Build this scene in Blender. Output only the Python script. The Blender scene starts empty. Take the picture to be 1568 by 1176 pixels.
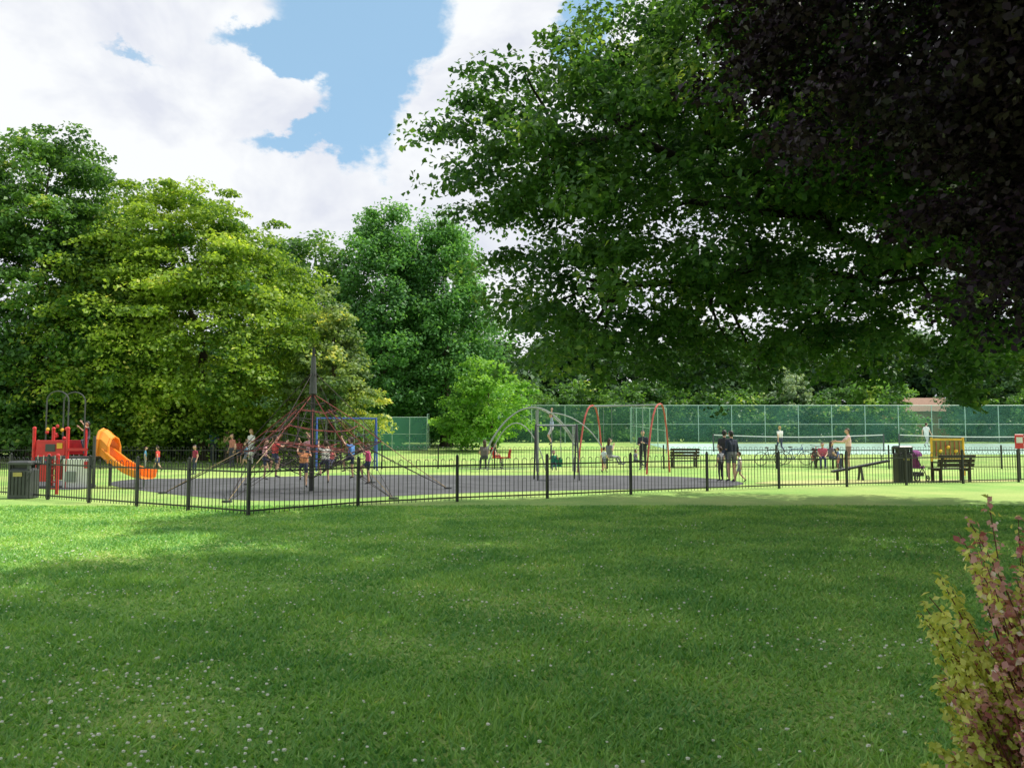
import bpy, math, random
import numpy as np
from mathutils import Vector, Matrix

random.seed(7)
R = np.random.default_rng(11)
scene = bpy.context.scene
F = 1230.0; PITCH = math.atan(77/F); EYE = 1.6

# ------------------------------------------------------------ survey helpers
def ray(px, py):
    u = (px-784)/F; v = (588-py)/F
    c, s = math.cos(PITCH), math.sin(PITCH)
    return Vector((u, c-v*s, s+v*c))
def gz(y):
    if y < 38: return 0.0
    if y < 64: return 0.9*(y-38)/26
    return min(1.2, 0.9+0.3*(y-64)/40)
def G(px, py):
    d = ray(px, py); t = -EYE/d.z
    for i in range(8):
        t = (gz(t*d.y)-EYE)/d.z
    return Vector((d.x*t, d.y*t, gz(d.y*t)))

# ------------------------------------------------------------ materials
def new_mat(name):
    m = bpy.data.materials.new(name); m.use_nodes = True
    return m, m.node_tree.nodes, m.node_tree.links
def mat(name, col, rough=0.6, var=0.15, scale=6.0, metal=0.0, bump=0.0):
    m, n, l = new_mat(name)
    b = n['Principled BSDF']
    b.inputs['Roughness'].default_value = rough
    b.inputs['Metallic'].default_value = metal
    tc = n.new('ShaderNodeTexCoord'); nz = n.new('ShaderNodeTexNoise')
    nz.inputs['Scale'].default_value = scale; nz.inputs['Detail'].default_value = 5
    l.new(tc.outputs['Object'], nz.inputs['Vector'])
    cr = n.new('ShaderNodeValToRGB')
    cr.color_ramp.elements[0].position = 0.3; cr.color_ramp.elements[1].position = 0.7
    cr.color_ramp.elements[0].color = (*[c*(1-var) for c in col], 1)
    cr.color_ramp.elements[1].color = (*[min(1, c*(1+var)) for c in col], 1)
    l.new(nz.outputs['Fac'], cr.inputs['Fac']); l.new(cr.outputs['Color'], b.inputs['Base Color'])
    if bump > 0:
        bp = n.new('ShaderNodeBump'); bp.inputs['Strength'].default_value = bump
        l.new(nz.outputs['Fac'], bp.inputs['Height']); l.new(bp.outputs['Normal'], b.inputs['Normal'])
    return m
def leaf_mat(name, dark, light, trans=0.35, accent=None, tr_gain=1.6, rough=0.5, nscale=0.35):
    m, n, l = new_mat(name)
    b = n['Principled BSDF']; out = n['Material Output']
    b.inputs['Roughness'].default_value = rough
    b.inputs['Specular IOR Level'].default_value = 0.35
    at = n.new('ShaderNodeAttribute'); at.attribute_name = 'rnd'
    tc = n.new('ShaderNodeTexCoord'); nz = n.new('ShaderNodeTexNoise')
    nz.inputs['Scale'].default_value = nscale; nz.inputs['Detail'].default_value = 2
    l.new(tc.outputs['Object'], nz.inputs['Vector'])
    ad = n.new('ShaderNodeMath'); ad.operation = 'MULTIPLY_ADD'
    ad.inputs[1].default_value = 1.8; ad.inputs[2].default_value = -0.9
    l.new(nz.outputs['Fac'], ad.inputs[0])
    a2 = n.new('ShaderNodeMath'); a2.operation = 'ADD'; a2.use_clamp = True
    l.new(ad.outputs[0], a2.inputs[0]); l.new(at.outputs['Fac'], a2.inputs[1])
    cr = n.new('ShaderNodeValToRGB')
    cr.color_ramp.elements[0].color = (*dark, 1); cr.color_ramp.elements[1].color = (*light, 1)
    if accent:
        e = cr.color_ramp.elements.new(0.93); e.color = (*light, 1)
        cr.color_ramp.elements[-1].color = (*accent, 1)
    l.new(a2.outputs[0], cr.inputs['Fac']); l.new(cr.outputs['Color'], b.inputs['Base Color'])
    tr = n.new('ShaderNodeBsdfTranslucent')
    mu = n.new('ShaderNodeMix'); mu.data_type = 'RGBA'; mu.blend_type = 'MULTIPLY'
    mu.inputs[0].default_value = 1.0
    l.new(cr.outputs['Color'], mu.inputs[6]); mu.inputs[7].default_value = (tr_gain*1.2, tr_gain*1.15, tr_gain*0.5, 1)
    l.new(mu.outputs[2], tr.inputs['Color'])
    mx = n.new('ShaderNodeMixShader'); mx.inputs[0].default_value = trans
    l.new(b.outputs[0], mx.inputs[1]); l.new(tr.outputs[0], mx.inputs[2]); l.new(mx.outputs[0], out.inputs['Surface'])
    return m

M = {}
M['black'] = mat('black_paint', (0.018, 0.02, 0.022), 0.4, 0.2)
M['dgrey'] = mat('dark_grey_plastic', (0.06, 0.065, 0.07), 0.5)
M['grey'] = mat('grey_metal', (0.28, 0.31, 0.31), 0.4, 0.1, metal=0.3)
M['red'] = mat('red_paint', (0.6, 0.03, 0.035), 0.35)
M['orange'] = mat('orange_plastic', (0.9, 0.3, 0.03), 0.35, 0.08)
M['oramid'] = mat('coral_red_paint', (0.5, 0.1, 0.08), 0.4)
M['yellow'] = mat('yellow_paint', (0.8, 0.45, 0.04), 0.4)
M['olive'] = mat('olive_panel', (0.25, 0.22, 0.06), 0.5)
M['white'] = mat('white_panel', (0.75, 0.75, 0.74), 0.5, 0.06)
M['blue'] = mat('blue_paint', (0.03, 0.08, 0.32), 0.4)
M['green'] = mat('green_plastic', (0.02, 0.3, 0.12), 0.4)
M['wood'] = mat('dark_stained_wood', (0.045, 0.03, 0.022), 0.7, 0.35, 14)
M['rope'] = mat('dark_rope', (0.035, 0.025, 0.028), 0.8)
M['roper'] = mat('red_rope', (0.2, 0.045, 0.04), 0.8)
M['ropet'] = mat('tan_rope', (0.3, 0.22, 0.12), 0.8)
M['bark'] = mat('bark', (0.075, 0.058, 0.042), 0.9, 0.45, 3.0, bump=0.6)
M['barkd'] = mat('dark_bark', (0.03, 0.025, 0.022), 0.9, 0.4, 3.0, bump=0.6)
M['skin'] = mat('skin', (0.6, 0.37, 0.27), 0.55, 0.05)
M['skin2'] = mat('brown_skin', (0.26, 0.14, 0.09), 0.55, 0.05)
M['hairb'] = mat('brown_hair', (0.05, 0.028, 0.016), 0.6, 0.3, 30)
M['hairk'] = mat('black_hair', (0.012, 0.01, 0.01), 0.5, 0.3, 30)
M['hairy'] = mat('blond_hair', (0.4, 0.26, 0.1), 0.6, 0.2, 30)
M['tyre'] = mat('rubber', (0.02, 0.02, 0.02), 0.7)
M['purple'] = mat('purple_fabric', (0.2, 0.03, 0.18), 0.8)
CL = {}
def cloth(c):
    k = tuple(c)
    if k not in CL: CL[k] = mat('cloth_%d' % len(CL), c, 0.85, 0.12, 12)
    return CL[k]

# ------------------------------------------------------------ mesh builder
class B:
    def __init__(s): s.v = []; s.f = []; s.m = []; s.mats = []; s.M = Matrix()
    def mi(s, m):
        if m not in s.mats: s.mats.append(m)
        return s.mats.index(m)
    def add(s, vs, fs, m):
        k = len(s.v); i = s.mi(m)
        for v in vs: s.v.append(tuple(s.M @ Vector(v)))
        for f in fs: s.f.append([k+a for a in f]); s.m.append(i)
    def tube(s, pts, r, m, n=6, closed=False):
        pts = [Vector(p) for p in pts]; N = len(pts)
        rs = r if isinstance(r, (list, tuple)) else [r]*N
        vs = []; fs = []; prev = None
        for i, p in enumerate(pts):
            if closed: t = pts[(i+1) % N]-pts[i-1]
            else: t = pts[min(i+1, N-1)]-pts[max(i-1, 0)]
            if t.length < 1e-9: t = Vector((0, 0, 1))
            t.normalize()
            if prev is None:
                a = Vector((0, 0, 1)) if abs(t.z) < 0.9 else Vector((1, 0, 0))
                u = t.cross(a).normalized()
            else:
                u = (prev-t*prev.dot(t))
                u = u.normalized() if u.length > 1e-6 else t.orthogonal().normalized()
            prev = u; w = t.cross(u)
            for k in range(n):
                a = 2*math.pi*k/n
                vs.append(p+(u*math.cos(a)+w*math.sin(a))*rs[i])
        for i in range(N if closed else N-1):
            for k in range(n):
                a = i*n+k; b = i*n+(k+1) % n; j = ((i+1) % N)*n
                fs.append((a, b, j+(k+1) % n, j+k))
        if not closed:
            fs.append(tuple(range(n-1, -1, -1))); fs.append(tuple(range((N-1)*n, N*n)))
        s.add(vs, fs, m)
    def box(s, c, sz, m, rz=0, rx=0, ry=0, bev=0.0):
        x, y, z = [a/2 for a in sz]
        Rm = Matrix.Rotation(rz, 3, 'Z') @ Matrix.Rotation(ry, 3, 'Y') @ Matrix.Rotation(rx, 3, 'X')
        c = Vector(c)
        if bev <= 0:
            vs = [c+Rm @ Vector((a*x, b*y, d*z)) for a in (-1, 1) for b in (-1, 1) for d in (-1, 1)]
            fs = [(0, 1, 3, 2), (4, 6, 7, 5), (0, 4, 5, 1), (2, 3, 7, 6), (0, 2, 6, 4), (1, 5, 7, 3)]
        else:
            o = [(-x+bev, -y), (x-bev, -y), (x, -y+bev), (x, y-bev), (x-bev, y), (-x+bev, y), (-x, y-bev), (-x, -y+bev)]
            vs = []
            for zz, k in ((-z, .0), (z-bev, 0.), (z, bev)):
                for (a, b) in o:
                    fx = (x-k)/x; fy = (y-k)/y
                    vs.append(c+Rm @ Vector((a*fx, b*fy, zz)))
            fs = [tuple(range(7, -1, -1)), tuple(range(16, 24))]
            for q in (0, 8):
                for k in range(8): fs.append((q+k, q+(k+1) % 8, q+8+(k+1) % 8, q+8+k))
        s.add(vs, fs, m)
    def ball(s, c, r, m, nu=10, nv=7, fn=None, keep=None, R3=None):
        c = Vector(c); rr = r if isinstance(r, (tuple, list)) else (r, r, r)
        vs = []; un = []
        for j in range(nv+1):
            th = math.pi*j/nv
            for i in range(nu):
                ph = 2*math.pi*i/nu
                d = Vector((math.sin(th)*math.cos(ph), math.sin(th)*math.sin(ph), math.cos(th)))
                un.append(d); p = Vector((d.x*rr[0], d.y*rr[1], d.z*rr[2]))
                if fn: p = fn(d, p)
                if R3: p = R3 @ p
                vs.append(c+p)
        fs = []
        for j in range(nv):
            for i in range(nu):
                q = (j*nu+i, (j+1)*nu+i, (j+1)*nu+(i+1) % nu, j*nu+(i+1) % nu)
                if keep and not keep(sum((un[a] for a in q), Vector())/4): continue
                fs.append(q)
        s.add(vs, fs, m)
    def disc(s, c, r, h, m, n=16):
        c = Vector(c)
        vs = [c+Vector((r*math.cos(2*math.pi*i/n), r*math.sin(2*math.pi*i/n), z)) for z in (0, h) for i in range(n)]
        fs = [tuple(range(n-1, -1, -1)), tuple(range(n, 2*n))]+[(i, (i+1) % n, n+(i+1) % n, n+i) for i in range(n)]
        s.add(vs, fs, m)
    def obj(s, name, smooth=False, parent=None):
        me = bpy.data.meshes.new(name); me.from_pydata(s.v, [], s.f)
        for m in s.mats: me.materials.append(m)
        me.polygons.foreach_set('material_index', s.m)
        if smooth: me.polygons.foreach_set('use_smooth', [True]*len(s.f))
        me.update()
        o = bpy.data.objects.new(name, me); scene.collection.objects.link(o)
        if parent: o.parent = parent
        return o
def empty(name):
    o = bpy.data.objects.new(name, None); scene.collection.objects.link(o); return o
def place(p, yaw=0, s=1): return Matrix.Translation(p) @ Matrix.Rotation(yaw, 4, 'Z') @ Matrix.Scale(s, 4)

# ------------------------------------------------------------ leaves
def fast_mesh(name, verts, k, mats, rnd=None, parent=None):
    nv = len(verts); nf = nv//k
    me = bpy.data.meshes.new(name)
    me.vertices.add(nv); me.vertices.foreach_set('co', verts.astype(np.float32).ravel())
    me.loops.add(nv); me.loops.foreach_set('vertex_index', np.arange(nv, dtype=np.int32))
    me.polygons.add(nf); me.polygons.foreach_set('loop_start', np.arange(0, nv, k, dtype=np.int32))
    me.polygons.foreach_set('loop_total', np.full(nf, k, dtype=np.int32))
    me.update(calc_edges=True)
    if rnd is not None:
        a = me.attributes.new('rnd', 'FLOAT', 'POINT')
        a.data.foreach_set('value', np.repeat(rnd, k).astype(np.float32))
    me.materials.append(mats)
    o = bpy.data.objects.new(name, me); scene.collection.objects.link(o)
    if parent: o.parent = parent
    return o
def unit(a): return a/np.maximum(np.linalg.norm(a, axis=1, keepdims=True), 1e-9)
def rdir(n): return unit(R.normal(size=(n, 3)))
def leaf_verts(pos, nrm, size, asp=0.7, droop=0.0):
    n = len(pos)
    t = unit(np.cross(nrm, rdir(n))); b = np.cross(nrm, t)
    s = size[:, None]
    v = np.empty((n, 4, 3))
    v[:, 0] = pos-t*s*.5
    v[:, 1] = pos+b*s*.5*asp+nrm*s*.08
    v[:, 2] = pos+t*s*.5-nrm*s*droop
    v[:, 3] = pos-b*s*.5*asp+nrm*s*.08
    return v.reshape(-1, 3)
def make_clumps(ell, dens, lo=0.6, hi=1.05, jit=0.3):
    C = []; D = []
    E = [(np.array(c, float), np.array(r, float)) for c, r in ell]
    for c, r in E:
        area = 4*math.pi*((r[0]*r[1])**1.6/3+(r[0]*r[2])**1.6/3+(r[1]*r[2])**1.6/3)**(1/1.6)
        n = int(area*dens); d = rdir(n)
        f = lo+(hi-lo)*R.random((n, 1))**0.7
        p = c+d*r*f+R.normal(size=(n, 3))*jit
        ok = np.ones(n, bool)
        for c2, r2 in E:
            if c2 is c: continue
            ok &= np.linalg.norm((p-c2)/r2, axis=1) > 0.5
        C.append(p[ok]); D.append(d[ok])
    return np.vstack(C), np.vstack(D)
def crown(name, ell, dens, rc, per, size, m, parent=None, lo=0.6, hi=1.05, flat=0.55, up=0.7, asp=0.7, zmin=None, stretch=1.5, droop=0.0, wild=0.5):
    C, D = make_clumps(ell, dens, lo, hi)
    if zmin is not None:
        k = C[:, 2] > zmin; C, D = C[k], D[k]
    nc = len(C); idx = np.repeat(np.arange(nc), per); n = len(idx)
    crad = rc*R.uniform(.55, 1.35, nc)
    d = rdir(n)*(R.random((n, 1))**0.42)
    out = D.copy(); out[:, 2] = out[:, 2]*.4-.1; out = unit(out)
    o = out[idx]
    along = (d*o).sum(1, keepdims=True)
    d = d+o*along*(stretch-1)
    loc = d*np.array([1, 1, flat])*crad[idx][:, None]
    loc[:, 2] -= droop*np.maximum(along[:, 0], 0)**2*crad[idx]
    pos = C[idx]+loc
    nrm = unit(unit(d)*.45+np.array([0, 0, up])+R.normal(size=(n, 3))*wild)
    rnd = np.clip(R.normal(.45, .17, n)+np.repeat(R.normal(0, .14, nc), per), 0, 1)
    sz = size*R.uniform(.6, 1.35, n)
    return fast_mesh(name, leaf_verts(pos, nrm, sz, asp, 0.15), 4, m, rnd, parent), C

def limb(b, a, c, r0, r1, m, seg=6, wob=0.25, sag=0.0, n=7):
    a = Vector(a); c = Vector(c); L = (c-a).length
    pts = []; rs = []
    for i in range(seg+1):
        t = i/seg; p = a.lerp(c, t)
        w = math.sin(math.pi*t)*wob*L*0.15
        p += Vector((random.uniform(-w, w), random.uniform(-w, w), random.uniform(-w, w)+sag*L*math.sin(math.pi*t)))
        pts.append(p); rs.append(r0+(r1-r0)*t**.8)
    b.tube(pts, rs, m, n); return pts

def tree(name, base, h_trunk, tr, ell, m, barkm, dens, rc, per, size, nbr=40, **kw):
    e = empty(name)
    o, C = crown('foliage', ell, dens, rc, per, size, m, e, **kw)
    b = B(); base = Vector(base)
    top = Vector((base.x+random.uniform(-.2, .2), base.y, base.z+h_trunk))
    cen = [Vector(c) for c, r in ell]
    b.tube([base+Vector((0, 0, -.2)), base+Vector((0, 0, .3)), base.lerp(top, .3), base.lerp(top, .65), top],
           [tr*1.7, tr*1.25, tr, tr*.9, tr*.75], barkm, 10)
    pts = []
    for c in cen:
        if (c-top).length > .5: pts += limb(b, top-Vector((0, 0, random.uniform(0, h_trunk*.25))), c, tr*.5, tr*.15, barkm, 7, .5, .08)
    for k in R.choice(len(C), min(nbr, len(C)), replace=False):
        q = Vector(C[k]); a = min(pts or [top], key=lambda p: (p-q).length)
        limb(b, a, q, tr*.14, tr*.03, barkm, 4, .5, .03, 5)
    b.obj('trunk_and_limbs', True, e)
    return e

# ------------------------------------------------------------ camera, sun, sky
cam = bpy.data.objects.new('camera', bpy.data.cameras.new('camera')); scene.collection.objects.link(cam)
cam.location = (0, 0, EYE); cam.rotation_euler = (math.pi/2+PITCH, 0, 0)
cam.data.sensor_width = 36; cam.data.lens = F/1568*36; cam.data.clip_start = .05; cam.data.clip_end = 3000
scene.camera = cam
AZ, EL = math.radians(78), math.radians(56)
sv = Vector((math.sin(AZ)*math.cos(EL), math.cos(AZ)*math.cos(EL), math.sin(EL)))
sl = bpy.data.lights.new('sun', 'SUN'); sl.energy = 5.0; sl.angle = math.radians(.5); sl.color = (1, .95, .82)
so = bpy.data.objects.new('sun', sl); scene.collection.objects.link(so)
so.rotation_euler = sv.to_track_quat('Z', 'Y').to_euler(); so.location = sv*100
scene.view_settings.view_transform = 'Standard'; scene.view_settings.look = 'None'; scene.view_settings.exposure = 0

w = bpy.data.worlds.new('World'); scene.world = w; w.use_nodes = True
n, l = w.node_tree.nodes, w.node_tree.links
for x in list(n): n.remove(x)
out = n.new('ShaderNodeOutputWorld')
sky = n.new('ShaderNodeTexSky'); sky.sky_type = 'NISHITA'; sky.sun_disc = False
sky.sun_elevation = EL; sky.sun_rotation = AZ; sky.air_density = 1.0; sky.dust_density = 0.6; sky.ozone_density = 1.2
bg0 = n.new('ShaderNodeBackground'); bg0.inputs['Strength'].default_value = 0.15
l.new(sky.outputs[0], bg0.inputs['Color'])
hz = n.new('ShaderNodeBackground'); hz.inputs['Color'].default_value = (.42, .74, 1.0, 1); hz.inputs['Strength'].default_value = 1.0
bg = n.new('ShaderNodeMixShader'); bg.inputs[0].default_value = .55
l.new(bg0.outputs[0], bg.inputs[1]); l.new(hz.outputs[0], bg.inputs[2])
tc = n.new('ShaderNodeTexCoord')
def mth(op, a, b=None, c=None, clamp=False):
    q = n.new('ShaderNodeMath'); q.operation = op; q.use_clamp = clamp
    for i, x in enumerate((a, b, c)):
        if x is None: continue
        if isinstance(x, (int, float)): q.inputs[i].default_value = x
        else: l.new(x, q.inputs[i])
    return q.outputs[0]
def noise(scale, det, rough, off=0.0, dist=0.0):
    mp = n.new('ShaderNodeMapping'); mp.inputs['Location'].default_value = (off, off*.7, off*1.3)
    mp.inputs['Scale'].default_value = (1, 1, 1.5)
    l.new(tc.outputs['Generated'], mp.inputs['Vector'])
    q = n.new('ShaderNodeTexNoise'); q.inputs['Scale'].default_value = scale; q.inputs['Detail'].default_value = det
    q.inputs['Roughness'].default_value = rough; q.inputs['Distortion'].default_value = dist
    l.new(mp.outputs[0], q.inputs['Vector']); return q.outputs['Fac']
sp = n.new('ShaderNodeSeparateXYZ'); l.new(tc.outputs['Generated'], sp.inputs[0])
az = mth('MULTIPLY', mth('ARCTAN2', sp.outputs[0], sp.outputs[1]), 57.2958)
el = mth('MULTIPLY', mth('ARCSINE', sp.outputs[2]), 57.2958)
az = mth('ADD', az, mth('MULTIPLY_ADD', noise(8, 6, .62, 1.3), 9.0, -4.5))
el = mth('ADD', el, mth('MULTIPLY_ADD', noise(9, 6, .62, 5.1), 8.0, -4.0))
fld = mth('MULTIPLY_ADD', noise(3.0, 6, .62, 9.4), 0.9, -0.12)
def blob(px, py, wx, wy, amp):
    global fld
    d = ray(px, py).normalized()
    a0 = math.degrees(math.atan2(d.x, d.y)); e0 = math.degrees(math.asin(d.z))
    A = mth('POWER', mth('ABSOLUTE', mth('DIVIDE', mth('SUBTRACT', az, a0), wx/F*57.3)), 2.0)
    E = mth('POWER', mth('ABSOLUTE', mth('DIVIDE', mth('SUBTRACT', el, e0), wy/F*57.3)), 2.0)
    g = mth('EXPONENT', mth('MULTIPLY', mth('ADD', A, E), -1.0))
    fld = mth('ADD', fld, mth('MULTIPLY', g, amp))
blob(585, 25, 130, 62, -1.15)
blob(560, 135, 50, 90, -1.1)
blob(475, 218, 100, 28, -1.1)
blob(425, 72, 85, 28, -1.0)
blob(215, 70, 60, 12, -0.5)
blob(910, 15, 50, 80, -1.1)
blob(330, 165, 150, 60, 0.5)
blob(740, 150, 85, 110, 0.6)
blob(250, 8, 200, 30, 0.45)
mr = n.new('ShaderNodeMapRange'); mr.interpolation_type = 'SMOOTHSTEP'
mr.inputs['From Min'].default_value = -0.2; mr.inputs['From Max'].default_value = 0.15
mr.inputs['To Min'].default_value = 0.03
l.new(fld, mr.inputs['Value'])
cr = n.new('ShaderNodeValToRGB')
cr.color_ramp.elements[0].position = .36; cr.color_ramp.elements[0].color = (.76, .79, .88, 1)
cr.color_ramp.elements[1].position = .56; cr.color_ramp.elements[1].color = (.96, .98, 1.0, 1)
l.new(noise(5.5, 5, .6, 21.0, .3), cr.inputs['Fac'])
cb = n.new('ShaderNodeBackground'); cb.inputs['Strength'].default_value = 1.02
l.new(cr.outputs[0], cb.inputs['Color'])
mx = n.new('ShaderNodeMixShader'); l.new(mr.outputs[0], mx.inputs[0])
l.new(bg.outputs[0], mx.inputs[1]); l.new(cb.outputs[0], mx.inputs[2]); l.new(mx.outputs[0], out.inputs['Surface'])

# ------------------------------------------------------------ ground
def grass_mat(name, ca, cb_, cc):
    m, n, l = new_mat(name); b = n['Principled BSDF']
    b.inputs['Roughness'].default_value = .85; b.inputs['Specular IOR Level'].default_value = .15
    tc = n.new('ShaderNodeTexCoord')
    def nz(s, d):
        q = n.new('ShaderNodeTexNoise'); q.inputs['Scale'].default_value = s; q.inputs['Detail'].default_value = d
        q.inputs['Roughness'].default_value = .65
        l.new(tc.outputs['Object'], q.inputs['Vector']); return q.outputs['Fac']
    def ramp(f, p0, p1, c0, c1):
        r = n.new('ShaderNodeValToRGB'); r.color_ramp.elements[0].position = p0; r.color_ramp.elements[1].position = p1
        r.color_ramp.elements[0].color = (*c0, 1); r.color_ramp.elements[1].color = (*c1, 1); l.new(f, r.inputs[0]); return r.outputs[0]
    c1 = ramp(nz(0.8, 5), .35, .65, ca, cb_)
    mxx = n.new('ShaderNodeMix'); mxx.data_type = 'RGBA'
    f = ramp(nz(0.22, 4), .42, .68, (0, 0, 0), (1, 1, 1)); l.new(f, mxx.inputs[0]); l.new(c1, mxx.inputs[6]); mxx.inputs[7].default_value = (*cc, 1)
    m2 = n.new('ShaderNodeMix'); m2.data_type = 'RGBA'; m2.blend_type = 'MULTIPLY'; m2.inputs[0].default_value = 1
    l.new(mxx.outputs[2], m2.inputs[6]); l.new(ramp(nz(28, 4), .3, .7, (.6, .6, .6), (1.25, 1.25, 1.2)), m2.inputs[7])
    l.new(m2.outputs[2], b.inputs['Base Color'])
    bp = n.new('ShaderNodeBump'); bp.inputs['Strength'].default_value = .5; bp.inputs['Distance'].default_value = .05
    l.new(nz(45, 4), bp.inputs['Height']); l.new(bp.outputs[0], b.inputs['Normal'])
    return m
GM = grass_mat('grass', (.23, .43, .11), (.33, .52, .14), (.5, .6, .21))
ys = [-60, -10, 0, 10, 20, 30, 38, 42, 46, 50, 54, 58, 62, 64, 70, 80, 90, 104, 150, 300, 1500]
xs = [-1500, -200, -60, -30, -10, 0, 10, 30, 60, 200, 1500]
b = B(); vs = [(x, y, gz(y)) for y in ys for x in xs]; W = len(xs)
b.add(vs, [(j*W+i, j*W+i+1, (j+1)*W+i+1, (j+1)*W+i) for j in range(len(ys)-1) for i in range(W-1)], GM)
b.obj('ground', True)

# mown grass blades (real geometry)
bm_ = leaf_mat('grass_blades', (.13, .35, .1), (.42, .68, .19), .3, (.6, .7, .28), 1.1, .6, .8)
nb = 300000
Y = 2.6+15.5*R.random(nb)**1.25; X = (R.random(nb)*2-1)*(0.68*Y+1.2)
sw = (.005+.0007*Y)*R.uniform(.7, 1.5, nb); hh = R.uniform(.02, .05, nb)*(1+.4*np.sin(X*1.7+Y)*np.sin(Y*2.3))
a = R.random(nb)*6.283; bx, by = np.cos(a), np.sin(a); lean = R.normal(0, .8, (nb, 2))*hh[:, None]
V = np.zeros((nb, 3, 3))
V[:, 0, 0] = X-bx*sw; V[:, 0, 1] = Y-by*sw
V[:, 1, 0] = X+bx*sw; V[:, 1, 1] = Y+by*sw
V[:, 2, 0] = X+lean[:, 0]; V[:, 2, 1] = Y+lean[:, 1]; V[:, 2, 2] = hh
fast_mesh('grass', V.reshape(-1, 3), 3, bm_, np.clip(R.normal(.42, .22, nb), 0, 1))

# clover flowers
b = B(); wm = mat('clover_white', (.85, .85, .75), .8, .1)
pc = [(random.uniform(-.66, .66), random.uniform(2.8, 14)) for _ in range(60)]+[(random.uniform(-.66, 0), random.uniform(3, 8)) for _ in range(25)]
cnt = 0
while cnt < 1900:
    if random.random() < .75:
        c = random.choice(pc); yy = c[1]+random.gauss(0, .3); xx = c[0]*c[1]+random.gauss(0, .5)
    else: yy = 2.8+12*random.random()**1.1; xx = random.uniform(-.7, .7)*yy
    if yy < 2.6: continue
    cnt += 1
    r = random.choice((.005, .006, .007, .009, .011))*random.uniform(.8, 1.2); z = random.uniform(.03, .055)
    b.ball((xx, yy, z), (r*1.2, r, r*.75), wm, 5, 3)
b.obj('clover_flowers')

def sheet(name, poly, z, m):
    b = B(); vs = [(p[0], p[1], z) for p in poly]
    b.add(vs, [tuple(range(len(vs)))], m); return b.obj(name)
def smooth_poly(p, k=3):
    p = [Vector((a[0], a[1])) for a in p]
    for _ in range(k):
        q = []
        for i in range(len(p)):
            a, c = p[i], p[(i+1) % len(p)]; q += [a*.75+c*.25, a*.25+c*.75]
        p = q
    return [(a.x, a.y) for a in p]
rub = mat('rubber_safety_surface', (.078, .082, .092), .9, .3, 1.2, bump=.2)
pp = [G(x, y) for x, y in [(150, 742), (265, 758), (400, 769), (545, 763), (700, 755), (860, 751), (1010, 749), (1130, 745), (1145, 738), (1060, 730), (900, 727), (760, 728), (640, 727), (540, 727), (430, 730), (300, 733), (200, 733)]]
sheet('playground_surface', smooth_poly(pp), .006, rub)
for pl in ([(660, 714), (700, 718), (780, 719), (830, 715), (790, 711), (700, 710)], [(-60, 712), (60, 716), (170, 716), (215, 711), (120, 706), (-40, 704)], [(20, 745), (110, 752), (160, 744), (110, 735), (30, 735)]):
    sheet('playground_surface', smooth_poly([G(*p) for p in pl]), .006 if pl[0][0] != 20 else .0105, rub)
sheet('grass_path', smooth_poly([G(1145, 740), G(1180, 742), G(1300, 741), G(1420, 739), G(1560, 738), G(1560, 735), G(1400, 735), G(1200, 736)]), .0155, mat('worn_grass', (.45, .47, .18), .95, .2, 2))

# tennis courts
court = mat('court_surface', (.36, .58, .47), .8, .08, 1)
line = mat('court_line', (.7, .75, .72), .7, .05)
b = B()
def srect(x0, x1, y0, y1, z, m): b.add([(x0, y0, gz(y0)+z), (x1, y0, gz(y0)+z), (x1, y1, gz(y1)+z), (x0, y1, gz(y1)+z)], [(0, 1, 2, 3)], m)
srect(10.5, 50, 49, 63, .012, court)
for x in (12, 23, 24, 35.5, 36.5, 48): srect(x, x+.1, 50, 62.5, .018, line)
for y in (50.5, 54, 58, 62): srect(12, 48.1, y, y+.12, .024, line)
b.obj('tennis_court')
def net_mat(name, col, tr):
    m, n, l = new_mat(name); b = n['Principled BSDF']; b.inputs['Base Color'].default_value = (*col, 1); b.inputs['Roughness'].default_value = .7
    t = n.new('ShaderNodeBsdfTransparent'); x = n.new('ShaderNodeMixShader')
    tc = n.new('ShaderNodeTexCoord'); q = n.new('ShaderNodeTexNoise'); q.inputs['Scale'].default_value = .5
    l.new(tc.outputs['Object'], q.inputs[0])
    mm = n.new('ShaderNodeMath'); mm.operation = 'MULTIPLY_ADD'; mm.inputs[1].default_value = .5; mm.inputs[2].default_value = tr-.25
    l.new(q.outputs[0], mm.inputs[0]); l.new(mm.outputs[0], x.inputs[0]); l.new(b.outputs[0], x.inputs[1]); l.new(t.outputs[0], x.inputs[2])
    l.new(x.outputs[0], n['Material Output'].inputs[0]); return m
mesh_g = net_mat('green_wire_mesh', (.1, .28, .22), .7)
mesh_s = net_mat('green_windbreak_netting', (.12, .38, .3), .42)
mesh_t = net_mat('tennis_net_mesh', (.05, .07, .07), .6)
pole = mat('pale_green_post', (.35, .5, .44), .5)
def court_fence(P, H=3.0, step=2.6, mg=None):
    b = B()
    for i in range(len(P)-1):
        a, c = Vector(P[i]), Vector(P[i+1]); L = (c-a).length; k = max(1, round(L/step))
        for j in range(k):
            p, q = a.lerp(c, j/k), a.lerp(c, (j+1)/k)
            p = Vector((p.x, p.y, gz(p.y))); q = Vector((q.x, q.y, gz(q.y))); u = Vector((0, 0, H))
            b.tube([p, p+u], .035, pole, 5)
            b.tube([p+u, q+u], .022, pole, 4); b.tube([p+u*.5, q+u*.5], .015, pole, 4)
            b.add([p, q, q+u, p+u], [(0, 1, 2, 3)], mg or mesh_g)
    b.tube([q, q+u], .035, pole, 5)
    b.obj('tennis_court_fence')
court_fence([(-6.4, 64), (52, 64)], 3.0)
court_fence([(-10.2, 53), (-5.6, 53)], 2.2, 1.15, mesh_s)
court_fence([(-5.6, 53.1), (-6.3, 63.9)], 2.4)
court_fence([(9.6, 50), (9.4, 63.8)], 2.8)
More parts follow.
